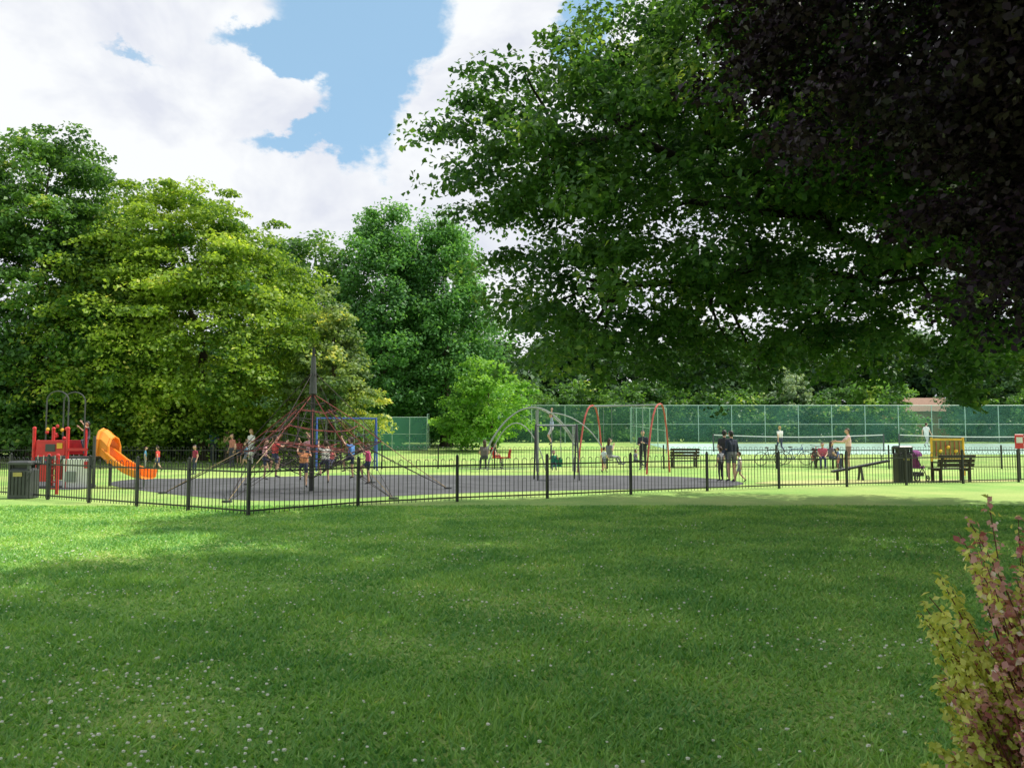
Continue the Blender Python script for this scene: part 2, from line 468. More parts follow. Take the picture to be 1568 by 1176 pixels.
for x0, x1 in ((13, 24), (25, 37), (37.5, 48.5)):
    b = B(); z = gz(52); y = 52
    b.tube([(x0, y, z), (x0, y, z+1.15)], .045, M['dgrey'], 6); b.tube([(x1, y, z), (x1, y, z+1.15)], .045, M['dgrey'], 6)
    pts = [(x0+(x1-x0)*t/8, y, z+1.1-.14*math.sin(math.pi*t/8)) for t in range(9)]
    for i in range(8):
        a, c = pts[i], pts[i+1]
        b.add([(a[0], y, z+.03), (c[0], y, z+.03), (c[0], y, c[2]-.06), (a[0], y, a[2]-.06)], [(0, 1, 2, 3)], mesh_t)
        b.box(((a[0]+c[0])/2, y, (a[2]+c[2])/2-.02), (c[0]-a[0]+.01, .03, .06), M['white'], ry=-math.atan2(c[2]-a[2], c[0]-a[0]))
    b.obj('tennis_net')

# small brick house beyond the courts
b = B(); hx, hy = 40.3, 80; z = gz(hy)
br = mat('brown_brick', (.38, .22, .12), .9, .2, 8); tile = mat('roof_tile', (.3, .19, .14), .9, .2, 8)
b.box((hx, hy, z+1.4), (5, 4, 2.8), br)
b.add([(hx-2.8, hy-2.3, z+2.8), (hx+2.8, hy-2.3, z+2.8), (hx+2.8, hy+2.3, z+2.8), (hx-2.8, hy+2.3, z+2.8), (hx-2.8, hy, z+4.2), (hx+2.8, hy, z+4.2)],
      [(0, 1, 5, 4), (3, 4, 5, 2), (0, 4, 3), (1, 2, 5), (0, 3, 2, 1)], tile)
for dx in (-1.6, 1.6):
    b.box((hx+dx, hy-2.02, z+1.6), (1.1, .06, 1), M['white']); b.box((hx+dx, hy-2.06, z+1.6), (.95, .04, .85), M['dgrey'])
b.box((hx, hy-2.03, z+1.05), (.9, .06, 2.1), M['wood'])
b.obj('brick_pavilion')

# ------------------------------------------------------------ playground railings
def railings(P, bars=0.115):
    b = B(); k = M['black']
    for i in range(len(P)-1):
        a, c = Vector(P[i]), Vector(P[i+1]); L = (c-a).length; d = (c-a)/L
        for q in ([a] if i < len(P)-2 else [a, c]):
            z = gz(q.y); b.box((q.x, q.y, z+.535), (.06, .06, 1.07), k, math.atan2(d.y, d.x)); b.ball((q.x, q.y, z+1.085), .035, k, 6, 4)
        mid = (a+c)/2; rz = math.atan2(d.y, d.x)
        for h in (.1, .86):
            b.box((mid.x, mid.y, h), (L-.06, .012, .035), k, rz)
        nb = int(round((L-.1)/bars)); nb += nb % 2
        st = L/(nb+1)
        for j in range(0, nb, 2):
            p, q = a+d*st*(j+1), a+d*st*(j+2); r = st/2; m = (p+q)/2
            pts = [(p.x, p.y, .03), (p.x, p.y, .96)]
            for s in range(1, 5):
                th = math.pi*(1-s/5); pts.append((m.x+d.x*r*math.cos(th), m.y+d.y*r*math.cos(th), .96+r*math.sin(th)))
            pts += [(q.x, q.y, .96), (q.x, q.y, .03)]
            b.tube(pts, .0085, k, 4)
    return b.obj('playground_railings')
def subdiv(a, c, step=2.6):
    a, c = Vector(a), Vector(c); k = max(1, round((c-a).length/step)); return [a.lerp(c, i/k) for i in range(k)]
near = [G(x, y) for x, y in [(-150, 746), (-45, 755), (15, 760), (73, 765), (136, 770), (209, 776), (288, 782), (380, 790), (548, 776), (700, 768), (838, 763), (966, 757), (1083, 752), (1193, 748), (1297, 745.5), (1388, 743), (1475, 740.5), (1560, 738.5), (1640, 736.5), (1710, 735)]]
railings(near)
Lf, Rt = near[0], near[-1]
far = subdiv((Lf.x, Lf.y, 0), (-27, 37.5, 0))+subdiv((-27, 37.5, 0), (28, 37.5, 0))+subdiv((28, 37.5, 0), (Rt.x, Rt.y, 0))+[Vector((Rt.x, Rt.y, 0))]
railings(far, .125)

# ------------------------------------------------------------ play equipment
def at(px, py, yaw=0): return place(G(px, py), yaw)
b = B(); b.M = at(90, 746)
for x in (-.5, .5):
    for y in (-.5, .5): b.tube([(x, y, 0), (x, y, 1.75)], .05, M['red'], 8); b.ball((x, y, 1.77), .06, M['red'], 8, 5)
for y in (-.5, .5): b.tube([(1.3, y, 0), (1.3, y, 1.55)], .045, M['dgrey'], 8)
b.box((0, 0, .9), (1.0, 1.0, .07), M['dgrey']); b.box((.9, 0, .9), (.74, .95, .07), M['dgrey'])
for y in (-.5, .5):
    b.box((0, y, 1.2), (.86, .03, .45), M['red'], bev=.01)
    b.box((-.2, y, .45), (.46, .03, .5), M['red'], bev=.01)
    for i in range(5): b.tube([(-.35+i*.17, y-.03, .7), (-.35+i*.17, y-.03, .98)], .012, M['white'], 5)
b.box((0, -.52, 1.2), (.3, .03, .22), M['dgrey'], bev=.01); b.box((.28, -.53, 1.26), (.16, .02, .16), M['yellow'])
b.box((-.5, 0, 1.15), (.03, .86, .45), M['red'])
b.box((.82, -.53, .45), (.85, .03, .85), M['white'], bev=.01); b.box((.82, -.53, 1.15), (.6, .03, .08), M['red'])
b.box((1.12, -.56, .7), (.16, .02, .2), M['red']); b.box((.65, -.56, .35), (.3, .02, .3), M['grey'])
for y, x0 in ((-.3, -.28), (.3, -.1)):
    pts = [(x0, y, 1.0), (x0, y, 2.5)]+[(x0+.33-.33*math.cos(t*math.pi/8), y, 2.6+.3*math.sin(t*math.pi/8)) for t in range(0, 9)]+[(x0+.66, y, 2.5), (x0+.66, y, 1.0)]
    b.tube(pts, .02, M['dgrey'], 6)
for i in range(8): b.ball((.0+random.uniform(-.3, .4), -.35, 1.5+random.uniform(-.1, .35)), .06, M['red'] if i % 4 else M['yellow'], 6, 4)
cx = [1.25, 1.45, 1.65, 1.95, 2.25, 2.55, 2.8, 2.95]; cz = [1.0, .92, .78, .58, .42, .32, .28, .28]
cy = [0, -.05, -.1, -.2, -.3, -.4, -.5, -.55]
prof = [(-.3, .3), (-.26, .05), (-.15, 0), (.15, 0), (.26, .05), (.3, .3)]
vs = []; fs = []
for i in range(8):
    for (u, h) in prof: vs.append((cx[i]+.15*(u/.3) * (i/8), cy[i]+u, cz[i]+h*.85))
for i in range(7):
    for k in range(5): fs.append((i*6+k, i*6+k+1, i*6+7+k, i*6+6+k))
b.add(vs, fs, M['orange'])
for s in (0, 5): b.tube([vs[i*6+s] for i in range(8)], .03, M['orange'], 6)
pts = [(1.3, -.36, .95), (1.3, -.36, 1.45), (1.3, -.22, 1.68), (1.3, 0, 1.75), (1.3, .22, 1.68), (1.3, .36, 1.45), (1.3, .36, .95)]
vs = [(x+dx, y, z-(.22 if dx > .2 else 0)) for dx in (-.05, .12, .34) for x, y, z in pts]
b.add(vs, [(r*7+k, r*7+k+1, r*7+8+k, r*7+7+k) for r in (0, 1) for k in range(6)], M['orange'])
b.tube(pts, .05, M['orange'], 6); b.tube([vs[14+k] for k in range(7)], .04, M['orange'], 6)
b.tube([(2.8, -.5, 0), (2.8, -.5, .3)], .03, M['grey'], 6)
b.obj('slide_climbing_frame')

b = B(); b.M = at(80, 757)
b.tube([(-.12, 0, 0), (-.12, 0, 1.0)], .04, M['red'], 8); b.tube([(.12, 0, 0), (.12, 0, 1.0)], .04, M['red'], 8)
for i in range(5): b.tube([(-.12, 0, .15+.18*i), (.12, 0, .15+.18*i)], .02, M['red'], 6)
b.ball((-.12, 0, 1.03), .055, M['red'], 8, 5); b.ball((.12, 0, 1.03), .055, M['red'], 8, 5)
b.obj('red_ladder_step')

# pyramid net climber
b = B(); b.M = at(477, 752, .25)
H = 4.05
b.tube([(0, 0, 0), (0, 0, 2.2), (0, 0, 3.2), (0, 0, H)], [.06, .06, .06, .035], M['black'], 8)
b.tube([(0, 0, 2.7), (0, 0, 2.75), (0, 0, 3.8)], [.03, .11, .06], M['dgrey'], 8)
NE = 6; T = Vector((0, 0, 2.75))
eq = [Vector((1.95*math.cos(2*math.pi*i/NE), 1.95*math.sin(2*math.pi*i/NE), 1.25+.14*(-1)**i)) for i in range(NE)]
an = [Vector((3.9*math.cos(2*math.pi*(i+.0)/NE), 3.9*math.sin(2*math.pi*i/NE), 0)) for i in range(NE)]
bt = Vector((0, 0, .35))
def rp(a, c, m, r=.01, sag=.0):
    j = Vector((random.gauss(0, .03), random.gauss(0, .03), random.gauss(0, .03)))
    b.tube([Vector(a), (Vector(a)+Vector(c))/2-Vector((0, 0, sag))+j, Vector(c)], r, m, 4)
for i in range(NE):
    rp(T, eq[i], M['roper'], .013); rp((0, 0, 3.4), eq[i], M['rope'], .01); rp(bt, eq[i], M['rope'], .013); rp(eq[i], an[i], M['ropet'], .012)
    rp(eq[i]*.62+T*.38, an[(i+1) % NE], M['rope'], .008)
    rp((eq[i]+eq[(i+1) % NE])/2, an[i], M['rope'], .008); rp((eq[i]+eq[(i+1) % NE])/2, an[(i+1) % NE], M['rope'], .008)
    for t in (.18, .34, .5, .66, .82, 1.0):
        rp(T.lerp(eq[i], t), T.lerp(eq[(i+1) % NE], t), M['roper'] if t in (.34, .66, 1.0) else M['rope'], .01, .08*t)
        rp(bt.lerp(eq[i], t), bt.lerp(eq[(i+1) % NE], t), M['rope'], .01, .05*t)
    for u in (.25, .5, .75):
        e2 = eq[i].lerp(eq[(i+1) % NE], u); rp(T.lerp(e2, .3), e2, M['rope'] if u != .5 else M['roper'], .009); rp(bt.lerp(e2, .3), e2, M['rope'], .009)
    for t in (.35, .7):
        e1 = Vector((0, 0, 1.3)); rp(e1.lerp(eq[i], t), e1.lerp(eq[(i+1) % NE], t), M['roper'], .011)
    rp((0, 0, 1.3), eq[i], M['roper'], .011)
    for t in (.4, .75): rp(T.lerp(eq[i], t), bt.lerp(eq[i], t), M['rope'], .01)
    b.disc(an[i], .12, .05, M['dgrey'], 8)
b.obj('rope_pyramid_climber')

def swing_frame(name, px, py, yaw, Wd, H, spread, m, barm, seats, seatm, curved=False, r=.05):
    b = B(); b.M = at(px, py, yaw)
    for x in (-Wd/2, Wd/2):
        if curved:
            pts = []
            for t in range(13):
                u = -1+2*t/12; pts.append((x+.12*(1-abs(u)), spread/2*u*(1 if abs(u) > .3 else .95), H*(1-abs(u)**2.6)))
            b.tube(pts, r, m, 8)
        else:
            for s in (-1, 1): b.tube([(x, s*spread/2, 0), (x, s*.04, H)], r, m, 8)
            b.tube([(x, -spread*.24, H*.5), (x, spread*.24, H*.5)], r*.6, m, 6)
    b.tube([(-Wd/2, 0, H-.04), (Wd/2, 0, H-.04)], r*.9, barm, 8)
    for sx in seats:
        for dx in (-.2, .2): b.tube([(sx+dx, 0, H-.04), (sx+dx, 0, .55)], .012, M['grey'], 4)
        b.box((sx, 0, .5), (.44, .2, .04), seatm, bev=.01)
    return b
swing_frame('s', 530, 720, .25, 2.6, 2.35, 1.5, M['blue'], M['blue'], (-.7, .55), M['tyre'], r=.042).obj('blue_swing_set')
swing_frame('s', 955, 723, -.62, 3.2, 2.85, 2.2, M['oramid'], M['grey'], (-.75, .7), M['tyre'], True, .038).obj('red_swing_set')
b = swing_frame('s', 852, 735, .1, 1.45, 1.95, 1.0, M['dgrey'], M['grey'], (), M['green'], r=.032)
b.tube([(-.16, 0, 1.92), (-.16, 0, .7)], .012, M['grey'], 4); b.tube([(.16, 0, 1.92), (.16, 0, .7)], .012, M['grey'], 4)
b.box((0, 0, .5), (.36, .3, .06), M['green'], bev=.02)
b.box((0, .15, .64), (.36, .05, .28), M['green']); b.box((0, -.16, .66), (.36, .04, .1), M['green'])
b.box((-.17, 0, .64), (.04, .3, .2), M['green']); b.box((.17, 0, .64), (.04, .3, .2), M['green'])
b.obj('toddler_swing')

# arched monkey bars
b = B(); b.M = at(812, 722, .05)
def arc(y, off=0): return [(-1.85+3.9*t/20, y, 2.75*math.sin(math.pi*min(1, .06+t/20*.88))**.62) for t in range(21)]
A1, A2 = arc(-.4), arc(.4)
b.tube(A1, .035, M['grey'], 6); b.tube(A2, .035, M['grey'], 6)
for i in range(2, 19): b.tube([A1[i], A2[i]], .018, M['grey'], 5)
for x in (.3, 1.9):
    for y in (-.4, .4): b.tube([(x, y, 0), (x, y, 2.65 if x < 1 else 2.0)], .04, M['grey'], 6)
b.tube([(-1.85+2.6*t/12, .9, 2.1*math.sin(math.pi*t/12)**.7) for t in range(13)], .03, M['grey'], 6)
b.tube([(.8+2.4*t/12, -.7, .2+2.3*math.sin(math.pi*(.5+t/24))**.5) for t in range(12)], .03, M['grey'], 6)
b.obj('arched_monkey_bars')

# spring rocker
b = B(); b.M = at(768, 717)
b.tube([(.1*math.cos(t*1.2), .1*math.sin(t*1.2), .02*t) for t in range(24)], .018, M['grey'], 5)
b.box((0, 0, .5), (.9, .25, .06), M['red'], bev=.01)
b.box((-.38, 0, .72), (.14, .3, .5), M['red'], bev=.03, ry=-.2); b.box((.38, 0, .7), (.12, .3, .4), M['red'], bev=.03, ry=.2)
b.tube([(.2, -.2, .85), (.2, .2, .85)], .02, M['white'], 5)
b.obj('spring_rocker')

def bench(name, px, py, yaw, Wd=1.5, m=None):
    m = m or M['wood']; b = B(); b.M = at(px, py, yaw)
    for i in range(4): b.box((0, -.18+.12*i, .45), (Wd, .1, .04), m)
    for i in range(3): b.box((0, .27+.03*i, .58+.14*i), (Wd, .03, .11), m, rx=-.2)
    for x in (-Wd/2+.15, Wd/2-.15):
        b.box((x, -.18, .22), (.07, .07, .44), m); b.box((x, .22, .22), (.07, .07, .44), m)
        b.box((x, .29, .67), (.06, .05, .5), m, rx=-.2); b.box((x, 0, .40), (.06, .48, .05), m)
        b.box((x, -.0, .66), (.06, .46, .05), m); b.box((x, -.2, .55), (.05, .05, .2), m)
    b.obj(name)
bench('park_bench', 1047, 716, math.pi, 1.4)
bench('park_bench', 1456, 738, math.pi+.15, 1.35)
bench('park_bench', 1270, 717, .2, 1.4)

# see-saw
b = B(); b.M = at(1318, 736, .0)
b.box((0, 0, .5), (2.0, .26, .07), M['black'], ry=-.19, bev=.01)
b.tube([(0, -.18, 0), (0, -.05, .48)], .04, M['dgrey'], 6); b.tube([(0, .18, 0), (0, .05, .48)], .04, M['dgrey'], 6)
for x in (-.75, .75): b.tube([(x, -.15, .72+x*.19), (x, .15, .72+x*.19)], .018, M['dgrey'], 5); b.tube([(x, 0, .5+x*.19), (x, 0, .72+x*.19)], .018, M['dgrey'], 5)
b.tube([(-.8, 0, .0), (-.8, 0, .33)], .05, M['tyre'], 8)
b.obj('seesaw')

def bin_(px, py, w_, h, m, yaw=0):
    b = B(); b.M = at(px, py, yaw)
    b.box((0, 0, h*.42), (w_, w_*.85, h*.8), m, bev=.05)
    b.box((0, 0, .03), (w_*.9, w_*.75, .06), M['black'])
    b.box((0, 0, h*.97), (w_*1.04, w_*.9, h*.1), m, bev=.04)
    for x in (-1, 1):
        for y in (-1, 1): b.box((x*w_*.43, y*w_*.34, h*.86), (.06, .06, h*.14), m)
    b.box((0, 0, h*.86), (w_*.7, w_*.5, h*.12), M['black'])
    for i in range(5): b.box((-w_*.32+i*w_*.16, -w_*.425-.008, h*.42), (.015, .016, h*.62), M['black'])
    b.box((0, -w_*.425-.02, h*.66), (w_*.4, .01, .1), mat('bin_label', (.45, .36, .12), .5))
    b.obj('litter_bin')
bin_(35, 763, .56, .92, M['dgrey'])
bin_(1383, 739, .5, 1.2, M['black'], .1)

# pushchair with purple seat
b = B(); b.M = at(1403, 737, .5)
def wheel(b, c, r, m=M['tyre'], tr=.02, spokes=0, n=20):
    c = Vector(c)
    b.tube([c+Vector((r*math.cos(2*math.pi*i/n), 0, r*math.sin(2*math.pi*i/n))) for i in range(n)], tr, m, 5, True)
    b.tube([c+Vector((0, -.03, 0)), c+Vector((0, .03, 0))], .02, M['grey'], 6)
    for i in range(spokes):
        a = 2*math.pi*i/spokes; b.tube([c, c+Vector((r*math.cos(a), 0, r*math.sin(a)))], .003, M['grey'], 3)
for y in (-.22, .22):
    wheel(b, (-.25, y, .13), .12, spokes=6); wheel(b, (.3, y, .1), .09, spokes=6)
    b.tube([(.3, y, .1), (-.2, y, .75), (-.42, y, 1.0)], .016, M['black'], 5); b.tube([(-.25, y, .13), (.1, y, .55)], .016, M['black'], 5)
b.tube([(-.42, -.22, 1.0), (-.42, .22, 1.0)], .02, M['black'], 5)
b.box((.05, 0, .48), (.35, .38, .08), M['purple'], bev=.02); b.box((-.13, 0, .72), (.1, .38, .5), M['purple'], ry=-.35, bev=.02)
b.ball((-.02, 0, .85), (.3, .21, .22), M['purple'], 10, 8, keep=lambda d: d.z > -.1 and d.x < .5)
b.box((.0, 0, .25), (.4, .34, .14), M['black'], bev=.02)
b.obj('pushchair')

# activity board
b = B(); b.M = at(1452, 728)
for x in (-.62, .62): b.tube([(x, 0, 0), (x, 0, 1.48)], .045, M['yellow'], 8)
b.box((0, 0, 1.4), (1.16, .06, .08), M['yellow']); b.box((0, 0, .68), (1.16, .06, .08), M['yellow'])
b.box((0, 0, 1.04), (1.14, .03, .62), M['olive'])
for i in range(6): b.tube([(-.45+.18*i, -.04, .74), (-.45+.18*i, -.04, 1.34)], .014, M['oramid'], 5)
for i in range(3): b.ball((-.3+.3*i, -.06, .95+.15*(i % 2)), .07, M['yellow'], 8, 5)
b.obj('activity_play_board')

# sign post right edge
b = B(); b.M = at(1562, 735)
b.tube([(0, 0, 0), (0, 0, 1.6)], .03, M['black'], 8); b.box((0, -.04, 1.35), (.32, .02, .5), M['red'], bev=.01); b.box((0, -.053, 1.4), (.22, .006, .2), M['white'])
b.obj('playground_sign')

def bicycle(px, py, yaw, fm):
    b = B(); b.M = at(px, py, yaw) @ Matrix.Rotation(.08, 4, 'X')
    for x in (-.52, .52): wheel(b, (x, 0, .34), .33, tr=.018, spokes=14, n=26)
    bb = (-.05, 0, .3); st = (-.2, 0, .85); hd = (.34, 0, .82)
    for a, c in ((bb, st), (bb, hd), ((-.18, 0, .78), hd), ((-.52, 0, .34), bb), ((-.52, 0, .34), (-.17, 0, .74))): b.tube([a, c], .018, fm, 6)
    b.tube([(.52, 0, .34), (.38, 0, .7), (.33, 0, .98)], .017, fm, 6)
    b.tube([(.36, -.28, 1.02), (.33, 0, .98), (.36, .28, 1.02)], .013, M['black'], 5)
    b.ball((-.22, 0, .89), (.13, .07, .035), M['black'], 8, 5)
    wheel(b, (-.05, 0, .3), .09, M['grey'], .008, 5, 12)
    b.tube([(-.05, -.08, .3), (.05, -.08, .16)], .01, M['grey'], 4); b.tube([(-.05, .08, .3), (-.15, .08, .44)], .01, M['grey'], 4)
    b.obj('bicycle', True)
bicycle(1180, 714, .2, M['dgrey']); bicycle(1218, 713, -.5, M['blue']); bicycle(1245, 715, 1.0, M['red'])

# ------------------------------------------------------------ people
def capsule(b, a, c, ra, rb, m, n=10):
    a, c = Vector(a), Vector(c); d = c-a; L = d.length; d = d/L if L > 1e-6 else Vector((0, 0, 1))
    pts = []; rs = []
    for t in (-.98, -.8, -.45): pts.append(a+d*ra*t); rs.append(ra*math.sqrt(1-t*t))
    for t in (0, .5, 1): pts.append(a+(c-a)*t); rs.append(ra+(rb-ra)*t)
    for t in (.45, .8, .98): pts.append(c+d*rb*t); rs.append(rb*math.sqrt(1-t*t))
    b.tube(pts, rs, m, n)
def joints(pose):
    J = dict(pel=[0, 0, .95], che=[0, 0, 1.27], nck=[0, 0, 1.47], hd=[0, .03, 1.635])
    for s, k in ((-1, 'L'), (1, 'R')):
        J['sh'+k] = [s*.18, 0, 1.40]; J['el'+k] = [s*.24, -.03, 1.12]; J['wr'+k] = [s*.25, .06, .88]
        J['hp'+k] = [s*.09, 0, .92]; J['kn'+k] = [s*.105, .03, .5]; J['an'+k] = [s*.11, -.01, .09]; J['to'+k] = [s*.13, .15, .045]
    U = ['che', 'nck', 'hd', 'shL', 'shR', 'elL', 'elR', 'wrL', 'wrR']
    def mv(ks, d):
        for k in ks: J[k] = [J[k][i]+d[i] for i in range(3)]
    def st(**kw):
        for k, v in kw.items(): J[k] = list(v)
    if pose == 'walk':
        st(knL=(-.1, .17, .52), anL=(-.1, .27, .1), toL=(-.11, .42, .06), knR=(.1, .0, .5), anR=(.1, -.32, .17), toR=(.1, -.2, .05),
           elL=(-.23, -.12, 1.14), wrL=(-.22, -.12, .89), elR=(.23, .08, 1.14), wrR=(.2, .26, .96))
    if pose in ('sit', 'swing'):
        mv(U+['pel', 'hpL', 'hpR'], (0, 0, -.37))
        for s, k in ((-1, 'L'), (1, 'R')):
            st(**{'kn'+k: (s*.11, .42, .53), 'an'+k: (s*.12, .40 if pose == 'sit' else .62, .1 if pose == 'sit' else .2), 'to'+k: (s*.13, .56 if pose == 'sit' else .78, .05 if pose == 'sit' else .24),
                  'el'+k: (s*.23, .06, .77) if pose == 'sit' else (s*.27, .0, .84), 'wr'+k: (s*.12, .3, .66) if pose == 'sit' else (s*.21, .1, 1.05)})
    if pose == 'hang':
        for s, k in ((-1, 'L'), (1, 'R')):
            st(**{'el'+k: (s*.22, .03, 1.68), 'wr'+k: (s*.19, .0, 1.95), 'kn'+k: (s*.12, .2, .55), 'an'+k: (s*.13, .02, .17), 'to'+k: (s*.14, .14, .06)})
    if pose == 'climb':
        st(elL=(-.27, .16, 1.5), wrL=(-.22, .32, 1.72), elR=(.27, .2, 1.3), wrR=(.22, .38, 1.48), knL=(-.17, .3, .78), anL=(-.14, .2, .38), toL=(-.14, .34, .34))
    if pose == 'hold':
        st(elL=(-.23, .0, 1.13), wrL=(-.1, .24, 1.2), elR=(.23, .0, 1.13), wrR=(.1, .24, 1.12))
    if pose == 'push':
        st(elL=(-.22, .2, 1.2), wrL=(-.17, .46, 1.22), elR=(.22, .2, 1.2), wrR=(.17, .46, 1.22), knR=(.1, .12, .5), anR=(.1, .1, .09), toR=(.12, .26, .045))
    return {k: Vector(v) for k, v in J.items()}

def person(px, py, H, yaw, pose, shirt, pants, skin='skin', hair='hairb', long=False, z=0.0, sleeve=.6, leg=1.0, hat=None, name=None, pos=None, dress=False):
    J = joints(pose); child = H < 1.4; s = H/1.75; hs = 1.22 if child else 1.0
    if child: J['hd'] += Vector((0, 0, .02))
    bones = []
    sh, pa, sk, bo = cloth(shirt), cloth(pants), M[skin], M['dgrey']
    for k in 'LR':
        sgn = -1 if k == 'L' else 1; o = Vector((sgn*.065, 0, 0))
        bones += [(J['pel']+o, J['che']+Vector((sgn*.075, 0, 0)), .105, .105, 'torso', 0), (J['che']+Vector((sgn*.075, 0, 0)), J['sh'+k]+Vector((-sgn*.06, 0, -.02)), .105, .075, 'shirt', 0),
                  (J['sh'+k], J['el'+k], .055, .042, 'uarm', sleeve), (J['el'+k], J['wr'+k], .042, .028, 'farm', sleeve),
                  (J['hp'+k], J['kn'+k], .088, .058, 'thigh', leg), (J['kn'+k], J['an'+k], .057, .038, 'calf', leg), (J['an'+k], J['to'+k], .042, .034, 'foot', 0)]
        d = (J['wr'+k]-J['el'+k]).normalized(); bones.append((J['wr'+k], J['wr'+k]+d*.07, .028, .034, 'hand', 0))
    bones += [(J['che'], J['nck'], .10, .055, 'shirt', 0), (J['nck'], J['hd']-Vector((0, .01, .03)), .052, .05, 'neck', 0)]
    if dress: bones += [(J['pel'], (J['knL']+J['knR'])/2+Vector((0, 0, .1)), .15, .19, 'skirt', 0)]
    t = B()
    for a, c, ra, rb, lab, q in bones: capsule(t, a, c, ra, rb, sh)
    to = t.obj('tmp'); rm = to.modifiers.new('r', 'REMESH'); rm.mode = 'VOXEL'; rm.voxel_size = .02; rm.use_smooth_shade = True
    sm = to.modifiers.new('s', 'SMOOTH'); sm.factor = .5; sm.iterations = 3
    me = to.evaluated_get(bpy.context.evaluated_depsgraph_get()).to_mesh()
    nv = len(me.vertices); co = np.empty(nv*3); me.vertices.foreach_get('co', co); co = co.reshape(-1, 3)
    fs = [tuple(p.vertices) for p in me.polygons]
    bpy.data.objects.remove(to)
    cen = np.array([co[list(f)].mean(0) for f in fs])
    best = np.full(len(cen), 9e9); lab = np.zeros(len(cen), int)
    for i, (a, c, ra, rb, lb, q) in enumerate(bones):
        a_, d_ = np.array(a), np.array(c-a); tt = np.clip(((cen-a_)@d_)/(d_@d_+1e-9), 0, 1)
        dist = np.linalg.norm(cen-(a_+tt[:, None]*d_), axis=1)-(ra+(rb-ra)*tt)
        if lb == 'torso': mm = np.where(tt < .25, 1, 0)
        elif lb in ('shirt',): mm = np.zeros(len(tt), int)
        elif lb == 'uarm': mm = np.where(tt < min(1, q*1.0), 0, 2)
        elif lb == 'farm': mm = np.where(tt < (q-1), 0, 2)
        elif lb == 'thigh': mm = np.where(tt < q*1.4, 1, 2)
        elif lb == 'calf': mm = np.where(tt < (q-.7)*3.2, 1, 2)
        elif lb == 'foot': mm = np.full(len(tt), 3)
        elif lb == 'skirt': mm = np.zeros(len(tt), int)
        else: mm = np.full(len(tt), 2)
        u = dist < best; best[u] = dist[u]; lab[u] = mm[u]
    b = B(); P = G(px, py) if pos is None else Vector(pos)
    b.M = Matrix.Translation(P+Vector((0, 0, z))) @ Matrix.Rotation(yaw, 4, 'Z') @ Matrix.Scale(s, 4)
    ms = [sh, pa, sk, bo]; ids = [b.mi(x) for x in ms]
    for v in co: b.v.append(tuple(b.M @ Vector(v)))
    for f, q in zip(fs, lab): b.f.append(list(f)); b.m.append(ids[q])
    for k in 'LR':
        sg = -1 if k == 'L' else 1
        d = (J['wr'+k]-J['el'+k]).normalized(); side = d.cross(Vector((sg, 0, 0)));
        side = side.normalized() if side.length > .1 else Vector((0, 1, 0))
        pn = d.cross(side).normalized(); p0 = J['wr'+k]+d*.085
        for i, L in enumerate((.065, .078, .072, .055)):
            q = p0+side*(.03-.02*i); curl = pn*(-.4*sg)
            b.tube([q-d*.02, q+d*L*.5+curl*L*.2, q+d*L*.9+curl*L*.7], [.009, .009, .006], sk, 5)
        q = J['wr'+k]+d*.03+side*.02; b.tube([q, q+side*.035+d*.025, q+side*.045+d*.06], [.012, .011, .007], sk, 5)
    hc = J['hd']+Vector((0, 0, .0))
    def shape(d, p):
        if d.z < 0: p = Vector((p.x*(1+.35*d.z*abs(d.z)), p.y*(1+.12*d.z), p.z))
        if d.y > .85 and abs(d.x) < .3 and -.35 < d.z < .25: p = p+Vector((0, .018, 0))
        return p
    b.ball(hc, (.078*hs, .096*hs, .117*hs), sk, 16, 12, shape)
    for sx in (-1, 1):
        b.ball(hc+Vector((sx*.08*hs, .0, -.005)), (.012, .022, .032), sk, 6, 5)
        b.ball(hc+Vector((sx*.03*hs, .086*hs, .012)), (.012, .01, .008), M['hairk'], 6, 4)
    b.ball(hc+Vector((0, .088*hs, -.055*hs)), (.025, .008, .007), M['roper'], 6, 4)
    hm = M[hair]
    b.ball(hc+Vector((0, -.006, .008)), (.088*hs, .104*hs, .124*hs), hm, 16, 12, keep=lambda d: d.z > .45 or d.y < (.1 if d.z > -.1 else -.3) and d.z > -.75)
    if long: b.ball(hc+Vector((0, -.065*hs, -.1*hs)), (.085*hs, .05*hs, .16*hs), hm, 10, 8)
    if hat is not None:
        hm2 = cloth(hat); b.ball(hc+Vector((0, 0, .02)), (.095*hs, .112*hs, .12*hs), hm2, 14, 8, keep=lambda d: d.z > .2)
        b.box(hc+Vector((0, .13*hs, .045*hs)), (.13, .1, .012), hm2)
    return b.obj(name or ('child' if child else 'person'), True)

PI = math.pi
person(327, 711, 1.78, .3, 'stand', (.05, .12, .3), (.04, .05, .08))
person(347, 712, 1.74, -.5, 'hold', (.65, .42, .28), (.1, .08, .07), long=True, hair='hairb')
person(355, 716, 1.6, 2.5, 'stand', (.5, .2, .15), (.06, .06, .1), long=True)
person(366, 713, 1.3, .5, 'stand', (.3, .06, .06), (.05, .06, .15), leg=.5)
person(384, 714, 1.8, 2.6, 'hold', (.85, .85, .85), (.6, .6, .62), hair='hairy', long=True, dress=True)
person(376, 717, 1.2, 2.0, 'walk', (.2, .35, .6), (.2, .2, .3), leg=.5)
person(420, 716, 1.2, 1.2, 'walk', (.75, .3, .3), (.2, .2, .3), leg=.5)
person(405, 720, 1.1, -1.2, 'walk', (.7, .65, .3), (.2, .2, .3), leg=.5)
person(298, 727, 1.15, PI*.8, 'stand', (.28, .03, .07), (.04, .05, .1), hair='hairk')
person(241, 722, 1.05, 1.4, 'walk', (.6, .06, .05), (.05, .07, .2), leg=.5)
person(222, 718, 1.0, -1.2, 'stand', (.1, .3, .5), (.3, .3, .3))
person(57, 727, 1.35, .6, 'stand', (.05, .25, .5), (.04, .05, .09))
